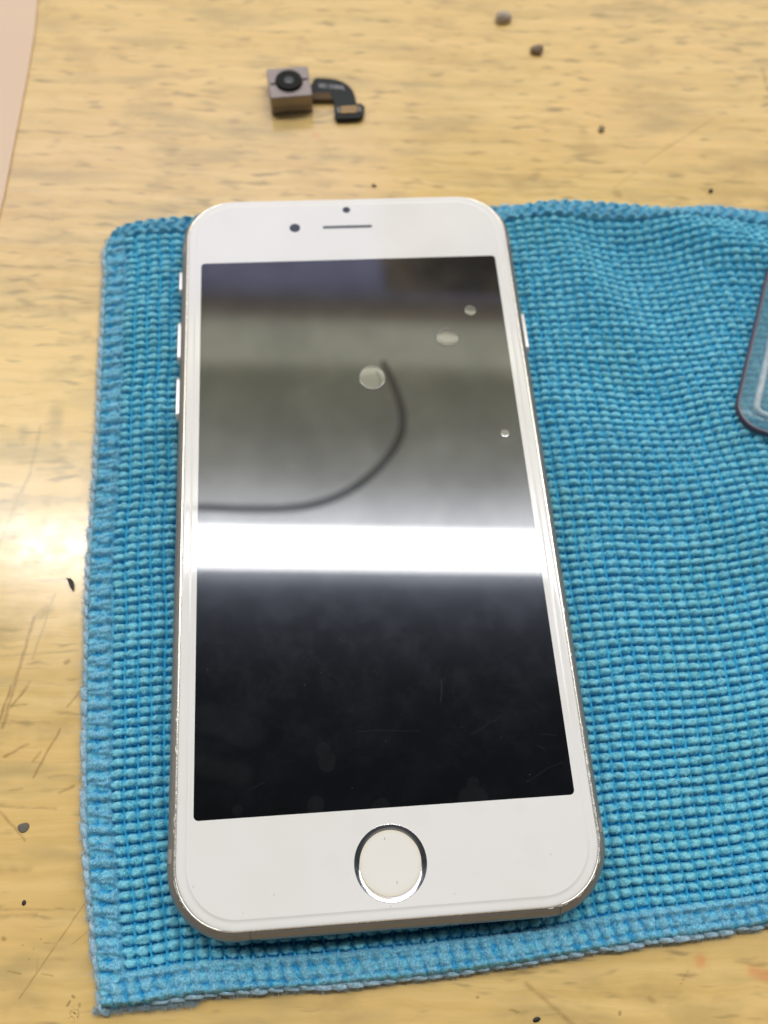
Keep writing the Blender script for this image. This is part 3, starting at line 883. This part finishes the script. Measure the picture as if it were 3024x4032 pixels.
mesh_obj('button_face', *loft(disc_rings([(4.63, 6.7), (4.63, 6.975), (4.5, 6.99), (3.6, 6.965), (2.0, 6.95), (.6, 6.945)], 72)), bw, hb, autosmooth=60)
# front panel is solid under the button: open it
fp = [o for o in phone.children if o.name.startswith('front_panel')][0]
V, F = loft(disc_rings([(5.46, 6.0), (5.46, 8.0)], 72, 0, -59.87))
c_ = mesh_obj('cut', V, F, dark, phone, smooth=False)
for o_ in (c_, fp):
    bm = bmesh.new(); bm.from_mesh(o_.data); bmesh.ops.recalc_face_normals(bm, faces=bm.faces); bm.to_mesh(o_.data); bm.free()
md = fp.modifiers.new('cut', 'BOOLEAN'); md.operation = 'DIFFERENCE'; md.solver = 'EXACT'; md.object = c_
bpy.context.view_layer.update(); dg = bpy.context.evaluated_depsgraph_get()
nm = bpy.data.meshes.new_from_object(fp.evaluated_get(dg)); fp.modifiers.clear(); fp.data = nm
bpy.data.objects.remove(c_, do_unlink=True)
nm.set_sharp_from_angle(angle=rad(60)); nm.polygons.foreach_set('use_smooth', [len(p.vertices) < 5 and p.area > 0 and abs(p.normal.z) < .99999 for p in nm.polygons])

# side buttons
btn = simple('button_aluminium', lin(214, 214, 214), .32, metal=.7)
def side_button(name, y0, y1, sgn, hz=1.25, zc=3.9, prot=.40):
    cy = (y0 + y1) / 2; hy = abs(y1 - y0) / 2
    rings = []
    for off, sc_ in ((-1.2, 1.0), (prot - .14, 1.0), (prot - .04, .97), (prot, .90)):
        rr_ = rrect(hy - (1 - sc_) * 1.4, hz - (1 - sc_) * 1.4, hz * .95 - (1 - sc_) * 1.4, 8, 3)
        rings.append([(sgn * (HX + off), cy + a * sgn, zc + c) for a, c in rr_])
    return mesh_obj(name, *loft(rings), btn, phone, autosmooth=50)
side_button('mute_switch', 52.5, 47.1, -1, 1.0)
side_button('volume_button', 40.3, 31.0, -1)
side_button('volume_button', 27.8, 18.6, -1)
side_button('power_button', 39.8, 30.6, 1)

# ------------------------------------------------------------------ the removed camera module
cmz = empty('camera_module', (-18.2, 105.5, 0), rad(8.8))
tag(cmz, 'small square camera module with black lens and black ribbon on the table behind the phone', 'camera module')
nick = simple('nickel_can', lin(132, 124, 121), .36, metal=.9, noise=.06, nscale=.15)
rings = [ring_at(4.75, 4.6, .35, z, n=5, side=4) for z in (.05, 2.1)] + [ring_at(4.65, 4.5, .35, 2.15, n=5, side=4), ring_at(4.65, 4.5, .35, 2.3, n=5, side=4)] \
    + [ring_at(4.75, 4.6, .35, z, n=5, side=4) for z in (2.35, 4.75)] + [ring_at(4.62, 4.47, .3, 4.9, n=5, side=4)]
mesh_obj('housing', *loft(rings), nick, cmz, autosmooth=35)
blk = simple('black_lens_barrel', lin(12, 13, 13), .55, ior=1.25)
lens = mesh_obj('lens_barrel', *loft(disc_rings([(3.15, 4.8), (3.15, 5.1), (2.95, 5.55), (2.3, 5.6), (1.25, 5.25)], 48, -.05, .1)), blk, cmz, autosmooth=35)
gls = simple('lens_glass', lin(52, 56, 60), .30, ior=1.5)
mesh_obj('lens_glass', *loft(disc_rings([(1.24, 5.2), (1.2, 5.32), (.9, 5.42), (.4, 5.46)], 32, -.05, .1)), gls, lens, autosmooth=60)
parts = [loft([ring_at(.55, .28, .12, z, sx_ * 3.75, sy_, 3, 2) for z in (4.85, 4.96)]) for sx_, sy_ in ((-1, -.3), (1, .5))]
mesh_obj('coil_tab', *merge(parts), blk, cmz, autosmooth=35)
# ribbon: outline in world mm, relative to the module
def loc(x, y):
    a = rad(-8.8); dx, dy = x + 18.2, y - 105.5
    return dx * math.cos(a) - dy * math.sin(a), dx * math.sin(a) + dy * math.cos(a)
rib = [(-14.2, 105.6), (-14.0, 108.4), (-13.4, 109.4), (-12.9, 110.9), (-12.3, 111.5), (-9.5, 111.45), (-7.6, 111.1), (-6.0, 110.4), (-4.7, 109.3), (-3.7, 107.8), (-3.2, 106.2), (-2.9, 104.2),
       (-2.5, 103.0), (-7.6, 102.4), (-8.0, 103.6), (-8.3, 104.9), (-12.7, 104.6), (-13.6, 104.8)]
rib = [loc(*p_) for p_ in rib][::-1]
flexm = simple('black_flex', lin(30, 33, 36), .55, ior=1.3, noise=.2, nscale=.4)
ribbon = mesh_obj('ribbon', *loft([[(x, y, z) for x, y in rib] for z in (1.0, 1.18)]), flexm, cmz, smooth=False)
amb = simple('amber_film', lin(78, 54, 20), .45, ior=1.3)
ap = [loc(*p_) for p_ in [(-13.2, 104.5), (-13.1, 106.6), (-9.0, 106.8), (-8.5, 104.7)]][::-1]
mesh_obj('amber_patch', *loft([[(x, y, z) for x, y in ap] for z in (.9, 1.22)]), amb, ribbon, smooth=False)
# printed code on the ribbon (blurred in the photograph), each stroke a thin line of ink
ink = simple('white_ink', lin(150, 150, 156), .6)
seg = {'8': [(0, 0, 1, 0), (0, .5, 1, .5), (0, 1, 1, 1), (0, 0, 0, 1), (1, 0, 1, 1)], 'W': [(0, 1, .25, 0), (.25, 0, .5, .7), (.5, .7, .75, 0), (.75, 0, 1, 1)],
       '1': [(.5, 0, .5, 1), (.2, .75, .5, 1)], 'X': [(0, 0, 1, 1), (0, 1, 1, 0)], 'H': [(0, 0, 0, 1), (1, 0, 1, 1), (0, .5, 1, .5)],
       'N': [(0, 0, 0, 1), (0, 1, 1, 0), (1, 0, 1, 1)], 'L': [(0, 0, 0, 1), (0, 0, 1, 0)], 'B': [(0, 0, 0, 1), (0, 0, .9, .1), (0, 1, .9, .9), (0, .5, .9, .5), (.9, .1, .9, .9)]}
parts = []
for k, ch in enumerate('W81XHBNL'):
    ox = -11.6 + k * .80; oy = 108.4 - k * .06
    for x0, y0, x1, y1 in seg[ch]:
        a = Vector((*loc(ox + x0 * .52, oy + y0 * 1.25), 0)); c = Vector((*loc(ox + x1 * .52, oy + y1 * 1.25), 0))
        d = (c - a).normalized(); n_ = Vector((-d.y, d.x, 0)) * .075
        q_ = [a - n_, c - n_, c + n_, a + n_]
        parts.append(loft([[(v.x, v.y, z) for v in q_] for z in (1.17, 1.195)]))
mesh_obj('printed_code', *merge(parts), ink, ribbon, smooth=False)
# connector pad at the end of the ribbon
pad = [loc(*p_) for p_ in [(-7.9, 102.9), (-1.7, 103.6), (-.9, 102.6), (-1.2, 100.0), (-2.2, 99.2), (-7.2, 98.7), (-7.8, 99.8)]]
conn = mesh_obj('connector', *loft([[(x, y, z) for x, y in pad[::-1]] for z in (.25, 1.35)]), flexm, cmz, smooth=False)
gold = simple('gold_contacts', lin(176, 146, 98), .35, metal=.8)
grey = simple('connector_shell', lin(112, 108, 102), .4, metal=.4)
def quad_box(cx, cy, hx_, hy_, z0, z1, ang_=rad(6)):
    pts = []
    for sx_, sy_ in ((-1, -1), (1, -1), (1, 1), (-1, 1)):
        x = cx + sx_ * hx_ * math.cos(ang_) - sy_ * hy_ * math.sin(ang_); y = cy + sx_ * hx_ * math.sin(ang_) + sy_ * hy_ * math.cos(ang_)
        pts.append(loc(x, y))
    return loft([[(x, y, z) for x, y in pts] for z in (z0, z1)])
mesh_obj('contacts', *merge([quad_box(-6.25 + k * .29, 101.15 + k * .03 + s_ * .62, .09, .42, 1.3, 1.62) for k in range(13) for s_ in (-1, 1)]), gold, conn, smooth=False)
mesh_obj('shell', *merge([quad_box(-4.5, 101.25, 2.05, .16, 1.3, 1.56), quad_box(-6.95, 101.1, .28, .9, 1.3, 1.6), quad_box(-2.05, 101.6, .28, .9, 1.3, 1.6)]), grey, conn, smooth=False)

# ------------------------------------------------------------------ clear plastic lid at the right edge
lid = empty('plastic_lid', (70.9, 19.64, 3.25), rad(-20))
tag(lid, 'clear plastic lid with dark mauve edge lying on the blue cloth at the right edge', 'plastic lid')
def see_through(name, tint, veil, amount, rough):
    """thin clear plastic: mostly lets what is behind through, with a scuffed veil and a gloss"""
    m, t, b = material(name)
    P = t.mm_coords()
    b.inputs['Base Color'].default_value = veil
    t.l.new(t.ramp(t.noise(P, .5, 4, .7), .35, .7, True, rough * .7, rough * 1.4), b.inputs['Roughness'])
    tr = t.node('ShaderNodeBsdfTransparent'); tr.inputs[0].default_value = tint
    mx = t.node('ShaderNodeMixShader')
    t.l.new(t.ramp(t.noise(P, .35, 4, .65), .3, .7, True, amount * .75, amount * 1.25), mx.inputs[0])
    t.l.new(tr.outputs[0], mx.inputs[1]); t.l.new(b.outputs[0], mx.inputs[2])
    o = [n for n in t.n if n.type == 'OUTPUT_MATERIAL'][0]
    t.l.new(mx.outputs[0], o.inputs['Surface'])
    return m
clr = see_through('clear_plastic', (.90, .96, .97, 1), lin(118, 168, 186), .24, .18)
mauve = simple('mauve_edge', lin(84, 68, 84), .35, noise=.15, nscale=.3)
shiny = see_through('polished_plastic_bead', (.95, .97, .98, 1), lin(206, 216, 222), .55, .14)
LX, LY = 62, 84
def lid_ring(i, z, r0=5.4):
    return ring_at(LX / 2 - i, LY / 2 - i, max(r0 - i, .8), z, LX / 2, LY / 2, 12, 6)
rings = [lid_ring(.42, 0), lid_ring(.42, 1.45), lid_ring(.5, 1.55)]
# flange: solid frame between outer wall and the well
rings = [lid_ring(.42, .05), lid_ring(.42, 1.5), lid_ring(.55, 1.58), lid_ring(3.3, 1.58), lid_ring(3.3, .9), lid_ring(3.3, .05)]
V, F = loft(rings, False, False)
n_ = len(rings[0]); F += [(5 * n_ + i, 5 * n_ + (i + 1) % n_, (i + 1) % n_, i) for i in range(n_)]
mesh_obj('flange', V, F, clr, lid, autosmooth=40)
V, F = loft([lid_ring(.0, .05), lid_ring(.0, 1.45), lid_ring(.06, 1.55), lid_ring(.40, 1.60), lid_ring(.40, .05)], False, False)
mesh_obj('edge_band', V, F, mauve, lid, autosmooth=40)
V, F = loft([lid_ring(3.0, 1.2), lid_ring(3.02, 1.8), lid_ring(3.2, 2.15), lid_ring(3.6, 2.3), lid_ring(4.05, 2.15), lid_ring(4.4, 1.7), lid_ring(4.5, .6)], False, False)
mesh_obj('bead', V, F, shiny, lid, autosmooth=60)
V, F = loft([lid_ring(4.5, .3), lid_ring(4.5, .8)])
mesh_obj('window', V, F, clr, lid, autosmooth=40)

# ------------------------------------------------------------------ crumbs and chips lying on the table
def pebble(name, x, y, size, mat, label, squash=.6, elong=1.3, rot_=0.0, cat='crumb', jag=.45, seed=0, group=None):
    bm = bmesh.new(); bmesh.ops.create_icosphere(bm, subdivisions=3, radius=1.0)
    rnd = random.Random(seed); a = [Vector((rnd.gauss(0, 1), rnd.gauss(0, 1), rnd.gauss(0, 1))).normalized() for _ in range(9)]
    h = [rnd.uniform(-jag, jag) for _ in a]
    V = []
    for v in bm.verts:
        r = 1 + sum(hh * max(0, v.co.dot(aa)) ** 3 for aa, hh in zip(a, h))
        V.append((v.co.x * r * size * elong, v.co.y * r * size, v.co.z * r * size * squash + size * squash * .82))
    F = [[v.index for v in f.verts] for f in bm.faces]; bm.free()
    o = mesh_obj(name, V, F, mat, None, loc=(x, y, 0)); o.rotation_euler = (0, 0, rot_)
    return tag(o, label, cat, group)
grit = simple('grey_grit', lin(168, 152, 140), .7, noise=.3, nscale=1.5)
grit2 = simple('brown_grit', lin(124, 106, 86), .7, noise=.3, nscale=1.5)
blackm = simple('black_chip_material', lin(26, 22, 18), .5)
slate = simple('blue_grey_grit', lin(98, 92, 82), .9)
pebble('stone_crumb', 32.8, 134.6, 1.35, grit, 'pale grey pointed crumb, the farthest one at the top edge of the photo', .8, 1.25, .2, seed=3)
pebble('stone_crumb', 41.0, 123.8, 1.15, grit2, 'brown grey round crumb a little in front of the farthest pale crumb', .8, 1.1, .6, seed=5)
pebble('dirt_crumb', 54.2, 99.2, .75, grit2, 'small blurred brown crumb on bare table between the camera module and the cloth top edge', .6, 1.0, .4, seed=8)
pebble('dirt_crumb', 77.6, 81.8, .52, blackm, 'tiny dark crumb just behind the top right edge of the cloth', .7, 1.0, .3, seed=9)
pebble('dirt_crumb', 1.5, 80.3, .42, grit2, 'tiny brown speck just behind the top edge of the phone', .6, 1.1, .3, seed=12)
pebble('dirt_crumb', -53.8, -54.3, .62, slate, 'blue grey round speck on the table left of the cloth', .14, 1.25, .1, seed=15)
pebble('dirt_crumb', -52.0, -65.2, .36, blackm, 'small jagged black speck on the table below the blue grey speck', .4, .75, .1, seed=17, jag=.5)
pebble('dirt_crumb', 26.7, -81.4, .32, blackm, 'flat dark brown flake below the lower edge of the cloth', .4, 2.1, .35, seed=21, jag=.5)
# black flake beside the cloth's left edge
fl = [(-53.1, -12.4), (-52.6, -12.5), (-52.1, -12.6), (-51.65, -13.1), (-51.4, -13.9), (-51.35, -14.9), (-51.75, -14.6), (-52.1, -14.1), (-52.45, -13.4), (-52.7, -12.9)]
V, F = loft([[(x + 52.2, y + 13.5, z + .12 * math.sin(x * 3)) for x, y in fl[::-1]] for z in (.14, .34)])
o = mesh_obj('black_flake', V, F, blackm, None, smooth=False, loc=(-52.2, -13.5, 0))
tag(o, 'shiny black curved flake on the table beside the left hem of the cloth', 'flake')

# ------------------------------------------------------------------ lamp cable above the bench, seen only mirrored in the screen
CZ = 250.0; Hm = CZ + mir
sl = [(-.42, .428), (-.30, .430), (-.187, .431), (-.128, .430), (-.077, .432), (-.037, .440), (.003, .460), (.037, .492), (.061, .529), (.067, .567), (.055, .615), (.040, .650)]
pts = [(-2.8 + a * Hm, -63.1 + c * Hm, CZ) for a, c in sl]
pp = []
for k in range(len(pts) - 1):
    p0 = Vector(pts[max(k - 1, 0)]); p1 = Vector(pts[k]); p2 = Vector(pts[k + 1]); p3 = Vector(pts[min(k + 2, len(pts) - 1)])
    for q_ in range(6):
        u = q_ / 6
        pp.append(.5 * ((2 * p1) + (-p0 + p2) * u + (2 * p0 - 5 * p1 + 4 * p2 - p3) * u * u + (-p0 + 3 * p1 - 3 * p2 + p3) * u ** 3))
e_ = pp[-1]
for k in range(1, 30): pp.append(e_ + Vector((.040, .650, 1.0)) * 12 * k)
V, F = tube(pp, [2.0] * (len(pp) - 45) + [2.0 - .034 * k for k in range(45)], 12)
cab = mesh_obj('cable', V, F, simple('pale_rubber', lin(226, 228, 238), .6), None)  # near-white colour stands in for light missing on the cable's underside
tag(cab, 'dark curved lamp cable mirrored in the upper half of the phone screen', 'cable')
